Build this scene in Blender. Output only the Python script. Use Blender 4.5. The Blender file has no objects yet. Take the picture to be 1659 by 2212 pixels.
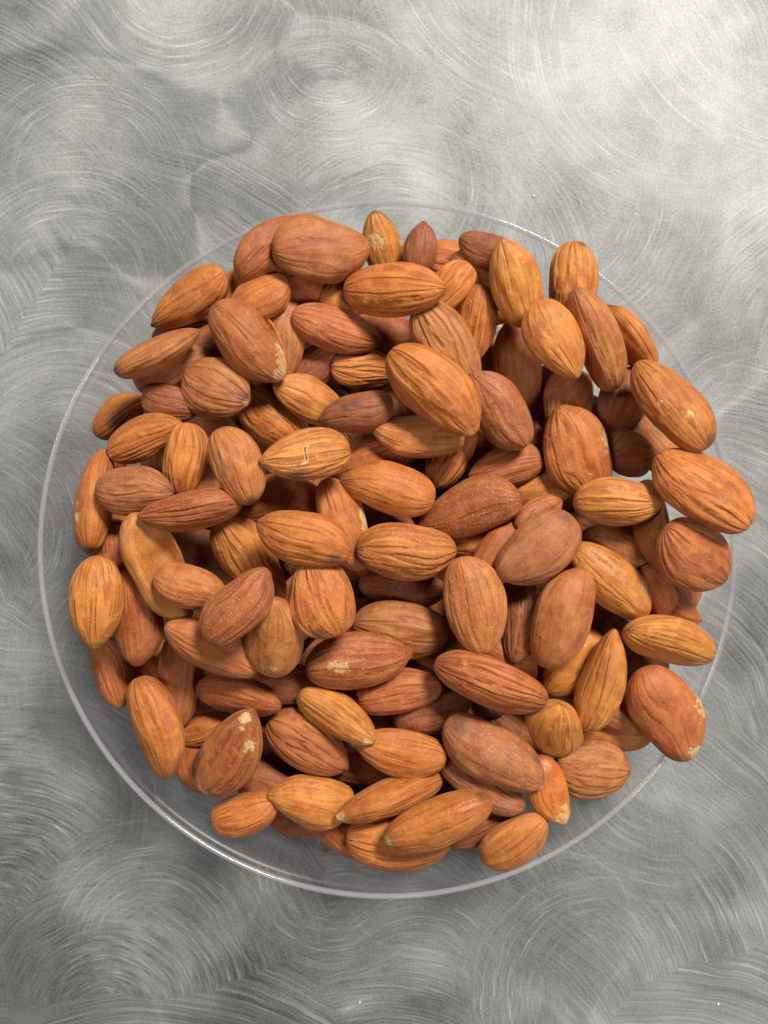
import bpy, math, random
import numpy as np
from mathutils import Vector, Matrix

# ------------------------------------------------------------------ camera, world, lamps, exposure
sc = bpy.context.scene
C = sc.collection
CAM_H = 0.225
cd = bpy.data.cameras.new("camera")
cam = bpy.data.objects.new("camera", cd); C.objects.link(cam)
cam.location = (0, 0, CAM_H)
cam.rotation_euler = (0, 0, 0)
cd.sensor_fit = 'VERTICAL'; cd.sensor_height = 36; cd.sensor_width = 27; cd.lens = 28
cd.clip_start = 0.005; cd.clip_end = 20
cd.dof.use_dof = True; cd.dof.focus_distance = 0.186; cd.dof.aperture_fstop = 30
sc.camera = cam

w = bpy.data.worlds.new("World"); sc.world = w; w.use_nodes = True
w.node_tree.nodes["Background"].inputs[0].default_value = (1.0, 0.985, 0.96, 1)
w.node_tree.nodes["Background"].inputs[1].default_value = 0.035

def area(name, loc, target, sx, sy, power, col):
    ld = bpy.data.lights.new(name, 'AREA'); ld.shape = 'RECTANGLE'; ld.size = sx; ld.size_y = sy
    ld.energy = power; ld.color = col
    o = bpy.data.objects.new(name, ld); C.objects.link(o); o.location = loc
    o.rotation_euler = (Vector(target) - Vector(loc)).to_track_quat('-Z', 'Y').to_euler()
    return o
area("ceiling_lamp", (0.66, 1.12, 1.42), (0, 0, 0), 0.50, 0.36, 57, (1.0, 0.94, 0.86))
area("ceiling_lamp", (-1.3, 0.45, 1.35), (0, 0, 0), 0.4, 0.6, 9.5, (1.0, 0.97, 0.93))
area("ceiling_lamp", (1.1, -0.9, 1.35), (0, 0, 0), 0.4, 0.6, 11.5, (1.0, 0.97, 0.94))

sc.view_settings.view_transform = 'Standard'; sc.view_settings.look = 'None'
sc.view_settings.exposure = 0.0; sc.view_settings.gamma = 1
sc.cycles.transparent_max_bounces = 16
sc.cycles.max_bounces = 6; sc.cycles.diffuse_bounces = 3; sc.cycles.glossy_bounces = 3

# ------------------------------------------------------------------ node helpers
class NT:
    def __init__(s, name):
        s.m = bpy.data.materials.new(name); s.m.use_nodes = True
        s.t = s.m.node_tree; s.t.nodes.clear()
    def n(s, typ, **kw):
        nd = s.t.nodes.new(typ)
        for k, v in kw.items(): setattr(nd, k, v)
        return nd
    def put(s, sock, v):
        if hasattr(v, 'is_output') : s.t.links.new(v, sock)
        elif v is not None: sock.default_value = v
    def math(s, op, a, b=None, c=None, clamp=False):
        nd = s.n('ShaderNodeMath', operation=op, use_clamp=clamp)
        s.put(nd.inputs[0], a)
        if b is not None: s.put(nd.inputs[1], b)
        if c is not None: s.put(nd.inputs[2], c)
        return nd.outputs[0]
    def vmath(s, op, a, b=None, out=0):
        nd = s.n('ShaderNodeVectorMath', operation=op)
        s.put(nd.inputs[0], a)
        if b is not None:
            if op == 'SCALE': s.put(nd.inputs['Scale'], b)
            else: s.put(nd.inputs[1], b)
        return nd.outputs[out]
    def length(s, a):
        nd = s.n('ShaderNodeVectorMath', operation='LENGTH'); s.put(nd.inputs[0], a); return nd.outputs['Value']
    def mapr(s, v, a, b, c=0.0, d=1.0, smooth=True):
        nd = s.n('ShaderNodeMapRange', interpolation_type='SMOOTHSTEP' if smooth else 'LINEAR')
        s.put(nd.inputs[0], v); s.put(nd.inputs[1], a); s.put(nd.inputs[2], b); s.put(nd.inputs[3], c); s.put(nd.inputs[4], d)
        return nd.outputs[0]
    def noise(s, vec, scale, detail=2.0, rough=0.5, dist=0.0, color=False):
        nd = s.n('ShaderNodeTexNoise'); s.put(nd.inputs['Vector'], vec)
        nd.inputs['Scale'].default_value = scale; nd.inputs['Detail'].default_value = detail
        nd.inputs['Roughness'].default_value = rough; nd.inputs['Distortion'].default_value = dist
        return nd.outputs['Color'] if color else nd.outputs['Fac']
    def mix(s, f, a, b):
        nd = s.n('ShaderNodeMix', data_type='RGBA'); s.put(nd.inputs[0], f); s.put(nd.inputs[6], a); s.put(nd.inputs[7], b)
        return nd.outputs[2]
    def vmix(s, f, a, b):
        nd = s.n('ShaderNodeMix', data_type='VECTOR'); s.put(nd.inputs[0], f); s.put(nd.inputs[4], a); s.put(nd.inputs[5], b)
        return nd.outputs[1]
    def fmix(s, f, a, b):
        nd = s.n('ShaderNodeMix', data_type='FLOAT'); s.put(nd.inputs[0], f); s.put(nd.inputs[2], a); s.put(nd.inputs[3], b)
        return nd.outputs[0]
    def mul(s, col, f):   # colour times scalar
        nd = s.n('ShaderNodeVectorMath', operation='SCALE'); s.put(nd.inputs[0], col); s.put(nd.inputs['Scale'], f); return nd.outputs[0]
    def comb(s, x, y, z):
        nd = s.n('ShaderNodeCombineXYZ'); s.put(nd.inputs[0], x); s.put(nd.inputs[1], y); s.put(nd.inputs[2], z); return nd.outputs[0]
    def sep(s, v):
        nd = s.n('ShaderNodeSeparateXYZ'); s.put(nd.inputs[0], v); return nd.outputs
    def attr(s, name, typ='GEOMETRY', out='Fac'):
        nd = s.n('ShaderNodeAttribute', attribute_type=typ, attribute_name=name); return nd.outputs[out]
    def bump(s, h, strength, dist, normal=None):
        nd = s.n('ShaderNodeBump'); s.put(nd.inputs['Height'], h); nd.inputs['Strength'].default_value = strength
        nd.inputs['Distance'].default_value = dist
        if normal is not None: s.put(nd.inputs['Normal'], normal)
        return nd.outputs[0]
    def out(s, sh):
        o = s.n('ShaderNodeOutputMaterial'); s.t.links.new(sh, o.inputs[0]); return s.m

# ------------------------------------------------------------------ brushed metal table
KT = 36 / 28 / 2212 * CAM_H
def tab(px, py): return ((px - 829.5) * KT, -(py - 1106) * KT)
# centre x, y, inner and outer reach (units of the sheet, see tab), middle heading and half sweep in degrees, sheen painted as tone
SWIRLS = [
 (1180, 420, 150, 420, 0, 75, .47),
 (820, 400, 150, 340, 0, 65, .38), (1220, -160, 250, 560, 225, 65, .62), (1500, 60, 220, 480, 200, 65, .60),
 (1750, -80, 280, 540, 215, 65, .58), (560, 380, 150, 330, 270, 65, .56), (700, 260, 90, 250, 90, 75, .40),
 (720, 110, 80, 240, 270, 80, .52), (380, -60, 120, 300, 270, 75, .55), (430, 560, 120, 320, 260, 65, .55), (190, 400, 120, 300, 100, 85, .46), (150, 620, 120, 340, 80, 80, .50),
 (150, 1020, 120, 340, 90, 75, .54), (-40, 1150, 120, 340, 20, 65, .46), (300, 1450, 100, 300, 180, 85, .52),
 (100, 1750, 140, 380, 30, 75, .54), (420, 1780, 120, 300, 60, 75, .36), (720, 1870, 100, 290, 235, 75, .52),
 (330, 2050, 100, 300, 90, 75, .46), (900, 2150, 120, 320, 45, 85, .50), (1150, 1850, 150, 400, 60, 75, .52),
 (1450, 1650, 120, 340, 200, 75, .55), (1650, 1350, 150, 340, 180, 65, .48), (1300, 2150, 150, 330, 150, 65, .40), (1640, 950, 120, 320, 170, 65, .52)]
def metal_table():
    N = NT('swirl_brushed_metal')
    P = N.n('ShaderNodeNewGeometry').outputs['Position']
    wob = N.noise(P, 45.0, 2, color=True)
    Pw = N.vmath('ADD', P, N.vmath('SCALE', N.vmath('SUBTRACT', wob, (0.5, 0.5, 0.5)), 0.004))
    tone = N.noise(Pw, 17.0, 2, 0.5)
    # ground layer: wide polishing sweeps, one centre per cell
    vc = N.n('ShaderNodeTexVoronoi', feature='F1'); N.put(vc.inputs['Vector'], N.vmath('ADD', Pw, N.vmath('SCALE', wob, 0.012))); vc.inputs['Scale'].default_value = 12.0
    d = N.vmath('ADD', N.vmath('SUBTRACT', Pw, vc.outputs['Position']), (0.030, 0.055, 0))
    s = N.sep(d); r = N.length(N.comb(s[0], s[1], 0.0))
    tw = N.sep(N.noise(P, 14.0, 1, color=True))
    tang = N.comb(N.math('MULTIPLY_ADD', tw[0], 6.0, -2.6), N.math('MULTIPLY_ADD', tw[1], 6.0, -3.0), 0.0)
    fine = N.noise(N.comb(N.math('MULTIPLY', r, 1500.0), N.math('MULTIPLY', N.math('ARCTAN2', s[1], s[0]), 2.6), N.math('MULTIPLY', N.sep(vc.outputs['Color'])[0], 50.0)), 1.0, 2.0, 0.72)
    fade = N.mapr(vc.outputs['Distance'], 0.88, 0.55, 0.40, 1.0)
    fine = N.math('MULTIPLY_ADD', N.math('SUBTRACT', fine, 0.5), fade, 0.5)
    rnd = random.Random(11)
    for i, (cx, cy, ri, ro, hd, sw, sheen_tone) in enumerate(SWIRLS):
        x, y = tab(cx, cy); r0, r1 = ri * KT, ro * KT
        # tie each swirl to the one before so the shader works through them one at a time
        prev = N.math('MULTIPLY', N.math('ADD', tone, N.math('ADD', fine, N.vmath('DOT_PRODUCT', tang, (1, 1, 1), 1))), 1e-7)
        d = N.vmath('SUBTRACT', N.vmath('ADD', Pw, prev), (x, y, 0))
        s = N.sep(d)
        r = N.length(d)
        th = N.math('ARCTAN2', s[1], s[0])
        sn = N.noise(N.comb(N.math('MULTIPLY', r, 1650.0), N.math('MULTIPLY', th, 1.5), 7.3 * i), 1.0, 2.0, 0.72)
        # the pad sweeps an arc of the ring, not all of it
        ch = math.cos(math.radians(min(180, sw + 28))); cl = math.cos(math.radians(max(0, sw - 30)))
        arc = N.mapr(N.math('COSINE', N.math('SUBTRACT', th, math.radians(hd))), ch, cl) if sw < 170 else 1.0
        m = N.math('MULTIPLY', N.mapr(r, r1 * 1.2, r1 * 0.60), N.mapr(r, r0 * 0.3, r0 * 1.5))
        m = N.math('MULTIPLY', m, arc)
        ms = N.math('MULTIPLY', m, N.mapr(sn, 0.38, 0.60, 0.35, 1.0))
        t = N.comb(N.math('DIVIDE', N.math('MULTIPLY', s[1], -1.0), r), N.math('DIVIDE', s[0], r), 0.0)
        tang = N.vmix(m, tang, t)
        fine = N.fmix(ms, fine, sn)
        tone = N.fmix(N.math('MULTIPLY', m, 0.55), tone, sheen_tone)  # bright and dark reflection of each arc is put into the base colour
    tangn = N.vmath('NORMALIZE', tang)
    grit = N.noise(P, 1500.0, 2, 0.7)
    blot = N.noise(Pw, 60.0, 3, 0.6)
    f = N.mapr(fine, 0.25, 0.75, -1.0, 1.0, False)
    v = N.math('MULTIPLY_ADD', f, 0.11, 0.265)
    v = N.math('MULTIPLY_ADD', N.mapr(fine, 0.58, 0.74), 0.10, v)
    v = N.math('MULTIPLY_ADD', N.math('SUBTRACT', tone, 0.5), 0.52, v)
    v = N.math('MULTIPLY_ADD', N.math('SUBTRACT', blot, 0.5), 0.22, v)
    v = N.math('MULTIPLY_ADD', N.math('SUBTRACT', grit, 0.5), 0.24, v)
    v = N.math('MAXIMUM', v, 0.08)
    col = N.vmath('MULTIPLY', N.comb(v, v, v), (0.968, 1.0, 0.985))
    b = N.n('ShaderNodeBsdfPrincipled')
    N.put(b.inputs['Base Color'], col); b.inputs['Metallic'].default_value = 0.62
    N.put(b.inputs['Roughness'], N.mapr(fine, 0.2, 0.8, 0.57, 0.70, False))
    b.inputs['Anisotropic'].default_value = 0.38
    N.put(b.inputs['Tangent'], tangn)
    N.put(b.inputs['Normal'], N.bump(fine, 0.10, 0.0002))
    return N.out(b.outputs[0])

def mesh_obj(name, verts, faces, mat, parent=None, smooth=True):
    me = bpy.data.meshes.new(name); me.from_pydata([tuple(v) for v in verts], [], faces); me.update()
    if smooth: me.polygons.foreach_set('use_smooth', [True] * len(me.polygons))
    if mat: me.materials.append(mat)
    o = bpy.data.objects.new(name, me); C.objects.link(o)
    if parent: o.parent = parent
    return o

MT = metal_table()
X, Y, Z = 0.45, 0.5, -0.018
tv = [(-X, -Y, Z), (X, -Y, Z), (X, Y, Z), (-X, Y, Z), (-X, -Y, 0), (X, -Y, 0), (X, Y, 0), (-X, Y, 0)]
tf = [(0, 3, 2, 1), (4, 5, 6, 7), (0, 1, 5, 4), (1, 2, 6, 5), (2, 3, 7, 6), (3, 0, 4, 7)]
tbl = mesh_obj('table_top', tv, tf, MT, smooth=False)
tbl['kind'] = 'structure'

# ------------------------------------------------------------------ clear plastic dish
ZR, ZB = 0.030, 0.003
KR = 36 / 28 / 2212 * (CAM_H - ZR)
BC = ((836 - 829.5) * KR, -(1187 - 1106) * KR)
RR, RB = 751.5 * KR, 0.070
def plastic(name, haze, gl, rg):
    N = NT(name)
    tr = N.n('ShaderNodeBsdfTransparent'); tr.inputs[0].default_value = (0.985, 0.985, 0.988, 1)
    g = N.n('ShaderNodeBsdfGlossy'); g.inputs['Roughness'].default_value = rg; g.inputs[0].default_value = (1, 1, 1, 1)
    df = N.n('ShaderNodeBsdfDiffuse'); df.inputs[0].default_value = (0.50, 0.48, 0.53, 1)
    lw = N.n('ShaderNodeLayerWeight'); lw.inputs[0].default_value = 0.5
    front = N.math('SUBTRACT', 1.0, N.n('ShaderNodeNewGeometry').outputs['Backfacing'])
    fr = N.math('MULTIPLY', N.math('MULTIPLY_ADD', N.math('POWER', lw.outputs['Facing'], 4.0), 0.9, 0.07), front)
    m1 = N.n('ShaderNodeMixShader'); m1.inputs[0].default_value = haze
    N.t.links.new(tr.outputs[0], m1.inputs[1]); N.t.links.new(df.outputs[0], m1.inputs[2])
    m2 = N.n('ShaderNodeMixShader'); N.put(m2.inputs[0], N.math('MULTIPLY', fr, gl, clamp=True))
    N.t.links.new(m1.outputs[0], m2.inputs[1]); N.t.links.new(g.outputs[0], m2.inputs[2])
    return N.out(m2.outputs[0])
MP, MRIM = plastic('clear_plastic', 0.03, 0.12, 0.25), plastic('clear_rim_plastic', 0.27, 0.55, 0.10)
def lathe(name, prof, mat, parent, seg=256, closed=True):
    n = len(prof); v = []; f = []
    for i in range(seg):
        a = 2 * math.pi * i / seg
        for r, z in prof: v.append((r * math.cos(a), r * math.sin(a), z))
    for i in range(seg):
        j = (i + 1) % seg
        for k in range(n if closed else n - 1):
            l = (k + 1) % n
            f.append((i * n + k, j * n + k, j * n + l, i * n + l))
    return mesh_obj(name, v, f, mat, parent)
dish = bpy.data.objects.new('plastic_dish', None); C.objects.link(dish)
dish.location = (BC[0], BC[1], 0); dish['label'] = "round clear plastic dish holding the heap of almonds on the metal table"; dish['category'] = "dish"
th = 0.0009
lathe('base', [(0.0002, 0.0005), (RB - .001, 0.0005), (RB, 0.0012), (RB - .0006, 0.0019), (RB - .002, 0.0015), (0.0002, 0.0015)], MP, dish)
wp = []
for k in range(9):
    t = k / 8; wp.append((RB + .0003 + (RR - RB) * t, 0.0022 + (ZR - 0.0032) * t))
wall = wp + [(r - th * 0.75, z + th * 0.75) for r, z in reversed(wp)]
lathe('wall', wall, MP, dish)
rim = []
for k in range(12):
    a = 2 * math.pi * k / 12
    rim.append((RR - 0.0003 + 0.0007 * math.cos(a), ZR + 0.0008 * math.sin(a)))
lathe('rim', rim, MRIM, dish)

# ------------------------------------------------------------------ almond skin
def skin():
    N = NT('almond_skin')
    oi = N.n('ShaderNodeObjectInfo')
    base = oi.outputs['Color']; rnd = oi.outputs['Random']
    vein = N.attr('vein', 'OBJECT'); gloss = N.attr('gloss', 'OBJECT'); salt = N.attr('salt', 'OBJECT')
    q = N.attr('skin_co', out='Vector')            # (cos a, sin a, length) round the nut
    chip = N.attr('chip'); dark = N.attr('dark'); crack = N.attr('crack'); edge = N.attr('edge')
    off = N.vmath('SCALE', (37.0, 11.0, 23.0), rnd)
    P = N.n('ShaderNodeTexCoord').outputs['Object']
    Po = N.vmath('ADD', P, N.vmath('SCALE', off, 0.02))
    wv = N.vmath('SCALE', N.vmath('SUBTRACT', N.noise(Po, 130.0, 2, color=True), (.5, .5, .5)), 0.16)
    qs = N.vmath('ADD', N.vmath('ADD', N.vmath('MULTIPLY', q, (1, 1, 0.11)), wv), off)
    n1 = N.noise(qs, 2.7, 0.6, 0.5)
    n2 = N.noise(qs, 4.2, 1.5, 0.5)
    ln = N.math('ABSOLUTE', N.math('SUBTRACT', n1, 0.5))
    groove = N.mapr(ln, 0.13, 0.0)
    ln2 = N.math('ABSOLUTE', N.math('SUBTRACT', n2, 0.5))
    groove2 = N.mapr(ln2, 0.05, 0.0)
    brk = N.mapr(N.noise(Po, 260.0, 2), 0.28, 0.52)
    g = N.math('MULTIPLY', N.math('MULTIPLY_ADD', groove2, 0.2, groove, clamp=True), brk)
    g = N.math('MULTIPLY', g, N.math('MULTIPLY_ADD', vein, 0.8, 0.2))
    # colour
    mott = N.noise(Po, 230.0, 3, 0.6)
    grain = N.noise(Po, 2600.0, 2, 0.7)
    stripes = N.mapr(n2, 0.3, 0.7, 0.0, 1.0, False)
    lightc = N.vmath('MULTIPLY', base, (1.42, 1.78, 1.75))
    deepc = N.vmath('MULTIPLY', base, (0.66, 0.50, 0.44))
    col = N.mix(N.math('MULTIPLY', N.mapr(mott, 0.42, 0.68), 0.65), base, lightc)
    col = N.mix(N.math('MULTIPLY', N.mapr(mott, 0.48, 0.26), 0.7), col, N.vmath('MULTIPLY', base, (0.72, 0.55, 0.52)))
    col = N.mix(N.math('MULTIPLY', N.math('MULTIPLY', stripes, vein), 0.68), col, lightc)
    col = N.mix(N.math('MULTIPLY', g, 0.60), col, deepc)
    col = N.mul(col, N.mapr(grain, 0.2, 0.8, 0.80, 1.20, False))
    # pale dust on the skin
    dust = N.mapr(N.noise(Po, 1900.0, 2, 0.6), 0.62, 0.76)
    dust = N.math('MULTIPLY', dust, N.math('MULTIPLY_ADD', salt, 0.30, 0.22))
    col = N.mix(dust, col, (0.62, 0.44, 0.30, 1))
    # salt specks
    vo = N.n('ShaderNodeTexVoronoi', feature='F1'); N.put(vo.inputs['Vector'], Po); vo.inputs['Scale'].default_value = 1900.0
    sel = N.mapr(N.sep(vo.outputs['Color'])[0], 0.70, 0.72)
    speck = N.math('MULTIPLY', N.mapr(vo.outputs['Distance'], 0.30, 0.16), sel)
    speck = N.math('MULTIPLY', speck, N.math('MULTIPLY_ADD', salt, 0.30, 0.26))
    col = N.mix(speck, col, (0.86, 0.74, 0.60, 1))
    # dark marks and bare flesh, with some painted shade and glint
    en = N.noise(Po, 700.0, 3, 0.65)
    dk = N.math('MULTIPLY_ADD', N.math('SUBTRACT', en, 0.5), 1.3, dark)
    dkm = N.mapr(dk, 0.25, 1.1, 0, 0.8)
    col = N.mix(dkm, col, (0.085, 0.048, 0.036, 1))
    ck = N.math('MULTIPLY_ADD', N.math('SUBTRACT', en, 0.5), 1.7, chip)
    ckm = N.mapr(ck, 0.42, 0.62, 0, 0.9)
    halo = N.mapr(ck, 0.1, 0.5, 0, 0.6)
    flesh = N.mix(N.mapr(mott, 0.3, 0.7), (0.50, 0.26, 0.085, 1), (0.66, 0.45, 0.21, 1))
    col = N.mix(halo, col, lightc)
    col = N.mix(ckm, col, flesh)
    cr = N.math('MULTIPLY_ADD', N.math('SUBTRACT', en, 0.5), 0.35, crack)
    crm = N.mapr(cr, 0.72, 0.95)
    col = N.mix(N.mapr(cr, 0.25, 0.5, 0, 0.85), col, (0.62, 0.40, 0.18, 1))
    col = N.mix(crm, col, (0.22, 0.10, 0.035, 1))
    col = N.mix(N.math('MULTIPLY', edge, 0.5), col, deepc)
    # relief
    h = N.math('MULTIPLY_ADD', g, -0.55, N.math('MULTIPLY', stripes, N.math('MULTIPLY', vein, 0.45)))
    h = N.math('MULTIPLY_ADD', mott, 0.5, h)
    h = N.math('MULTIPLY_ADD', grain, 0.14, h)
    h = N.math('MULTIPLY_ADD', speck, 0.35, h)
    h = N.math('MULTIPLY_ADD', ckm, -0.45, h)
    h = N.math('MULTIPLY_ADD', crm, -1.2, h)
    b = N.n('ShaderNodeBsdfPrincipled')
    N.put(b.inputs['Base Color'], col)
    ro = N.math('MULTIPLY_ADD', gloss, -0.15, 0.56)
    ro = N.math('MULTIPLY_ADD', N.math('SUBTRACT', mott, 0.5), 0.25, ro)
    N.put(b.inputs['Roughness'], N.math('MAXIMUM', ro, 0.22))
    b.inputs['Specular IOR Level'].default_value = 0.34
    b.inputs['Sheen Weight'].default_value = 0.07; b.inputs['Sheen Roughness'].default_value = 0.45; b.inputs['Sheen Tint'].default_value = (1.0, 0.86, 0.72, 1)
    N.put(b.inputs['Normal'], N.bump(h, 1.0, 0.00055))
    return N.out(b.outputs[0])
MS = skin()

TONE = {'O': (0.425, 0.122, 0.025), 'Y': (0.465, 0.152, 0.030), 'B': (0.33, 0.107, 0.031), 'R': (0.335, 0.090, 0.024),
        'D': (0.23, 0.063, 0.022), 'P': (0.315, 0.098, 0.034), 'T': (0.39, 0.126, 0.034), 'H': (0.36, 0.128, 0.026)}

def almond_mesh(ax, seed, opt, nu=46, nv=64):
    rg = np.random.default_rng(seed)
    hl, hw, ht = ax
    L = 2 * hl
    pb = rg.uniform(0.40, 0.48); pt = opt.get('tp', rg.uniform(0.45, 0.61))
    s = (1 - np.cos(np.linspace(0, np.pi, nu + 1))) / 2          # denser at both ends
    t = np.clip(s, 1e-5, 1 - 1e-5)
    def prof(a, b):
        tm = a / (a + b); mx = tm ** a * (1 - tm) ** b
        return t ** a * (1 - t) ** b / mx
    wy = prof(pb, pt); wz = prof(pb * 0.95, pt * 0.9)
    a = np.linspace(0, 2 * np.pi, nv, endpoint=False)
    ca, sa = np.cos(a), np.sin(a)
    zc = np.sign(sa) * np.abs(sa) ** 1.08
    x = (t[:, None] - 0.5) * L * np.ones(nv)
    # uneven outline and flattened, lumpy faces
    ph = rg.uniform(0, 6.28, 8)
    lump = 1 + 0.035 * np.sin(2 * a[None] + 3 * t[:, None] + ph[0]) + 0.025 * np.sin(3 * a[None] - 4 * t[:, None] + ph[1]) \
             + 0.018 * np.sin(5 * a[None] + 6 * t[:, None] + ph[2]) + 0.012 * np.sin(8 * a[None] + 2.2 * np.sin(5 * t[:, None] + ph[5]) + ph[3]) \
             + 0.010 * np.sin(13 * a[None] + 2 * np.sin(7 * t[:, None] + ph[6]) + ph[4])
    ta = rg.uniform(0.9, 1.08)
    y = hw * wy[:, None] * ca[None] * lump
    z = ht * ta * wz[:, None] * zc[None] * lump
    bend = rg.uniform(-0.05, 0.05); bz = rg.uniform(-0.05, 0.05)
    k = (t[:, None] - 0.42) ** 2 * 4
    y = y + bend * L * (k - 0.3); z = z + bz * L * (k - 0.3)
    skew = rg.uniform(-0.10, 0.10)
    y = y + skew * hw * np.sin(2 * np.pi * t[:, None])
    # small nib at the tip
    nib = np.exp(-((1 - t[:, None]) / 0.02) ** 2) * rg.uniform(0.0, 0.03)
    x = x + nib * L
    if opt.get('hollow'):
        up = np.clip(sa, 0, 1)[None]
        u = (t[:, None] - 0.5) * 2; vv = y / hw
        dent = np.exp(-((u + 0.05) / 0.66) ** 2 - ((vv - 0.5) / 0.72) ** 2)
        z = z - 1.5 * ht * dent * up
        y = y - 0.26 * hw * np.exp(-(u / 0.45) ** 2) * np.clip(-ca, 0, 1)[None] * -1.0
        z = z + 0.35 * ht * (np.abs(u) ** 2) * up
    seam = np.zeros_like(x)
    if opt.get('seam'):
        # raised seam along one edge
        e = np.exp(-((np.abs(np.angle(np.exp(1j * (a - 0.0))))) / 0.16) ** 2)[None] * np.sin(np.pi * t[:, None])
        y = y + 0.08 * hw * e; seam = np.exp(-((np.abs(np.angle(np.exp(1j * (a - 0.28))))) / 0.10) ** 2)[None] * np.sin(np.pi * t[:, None])
        y = y - 0.03 * hw * seam
    y = y * 0.975
    V = np.stack([x, y, z], -1)
    def field(spec, sharp):
        f = np.zeros(x.shape)
        for (tt, av, r) in spec:
            i = int(np.argmin(np.abs(t - tt))); ang = (math.pi / 2 + av) % (2 * math.pi)
            j = int(round(ang / (2 * math.pi) * nv)) % nv
            d = np.linalg.norm(V - V[i, j], axis=-1) / (r * L)
            f = np.maximum(f, np.clip(1.15 - sharp * d, 0, 1))
        return f
    chip = field(opt.get('chip', []), 0.80); dark = field(opt.get('dark', []), 0.95)
    crack = np.zeros(x.shape)
    for (tt, av, ln) in opt.get('crack', []):
        i = int(np.argmin(np.abs(t - tt))); j = int(((math.pi / 2 + av) / (2 * math.pi)) * nv) % nv
        p0 = V[i, j]; dd = V - p0
        al = dd[..., 0] * 0.55 + dd[..., 1] * 0.83; ac = dd[..., 0] * 0.83 - dd[..., 1] * 0.55
        ac = ac + 0.03 * L * np.sin(al / L * 25)
        m = np.exp(-(ac / (0.024 * L)) ** 2) * np.clip(1.2 - (al / (ln * L * 0.55)) ** 2, 0, 1) * (V[..., 2] > 0)
        crack = np.maximum(crack, np.clip(m, 0, 1))
        side = np.exp(-((ac - 0.028 * L) / (0.016 * L)) ** 2) * np.clip(1.0 - (al / (ln * L * 0.5)) ** 2, 0, 1) * (V[..., 2] > 0)
        chip = np.maximum(chip, side * 0.35)
    verts = [(-hl * 1.0, float(y[0].mean()), float(z[0].mean()))]
    verts = V.reshape(-1, 3)
    p0 = V[0].mean(0); p1 = V[-1].mean(0)
    verts = np.vstack([verts, p0, p1])
    n = nu + 1
    faces = []
    for i in range(n - 1):
        for j in range(nv):
            jj = (j + 1) % nv
            faces.append((i * nv + j, (i + 1) * nv + j, (i + 1) * nv + jj, i * nv + jj)[::-1])
    for j in range(nv):
        jj = (j + 1) % nv
        faces.append((n * nv, j, jj)[::-1]); faces.append((n * nv + 1, (n - 1) * nv + jj, (n - 1) * nv + j)[::-1])
    me = bpy.data.meshes.new('almond')
    me.from_pydata(verts.tolist(), [], faces); me.update()
    me.polygons.foreach_set('use_smooth', [True] * len(me.polygons))
    q = np.stack([np.broadcast_to(ca, x.shape), np.broadcast_to(sa, x.shape), np.broadcast_to(t[:, None] * 4.2, x.shape)], -1).reshape(-1, 3)
    q = np.vstack([q, [[0, 0, 0]], [[0, 0, 4.2]]])
    at = me.attributes.new('skin_co', 'FLOAT_VECTOR', 'POINT'); at.data.foreach_set('vector', q.astype(np.float32).ravel())
    for nm, f in (('chip', chip), ('dark', dark), ('crack', crack), ('edge', seam)):
        fl = np.concatenate([f.ravel(), [f[0].mean(), f[-1].mean()]])
        at = me.attributes.new(nm, 'FLOAT', 'POINT'); at.data.foreach_set('value', fl.astype(np.float32))
    me.materials.append(MS)
    return me, V

def rot(az, p, r):
    return Matrix.Rotation(az, 3, 'Z') @ Matrix.Rotation(-p, 3, 'Y') @ Matrix.Rotation(r, 3, 'X')

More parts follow.
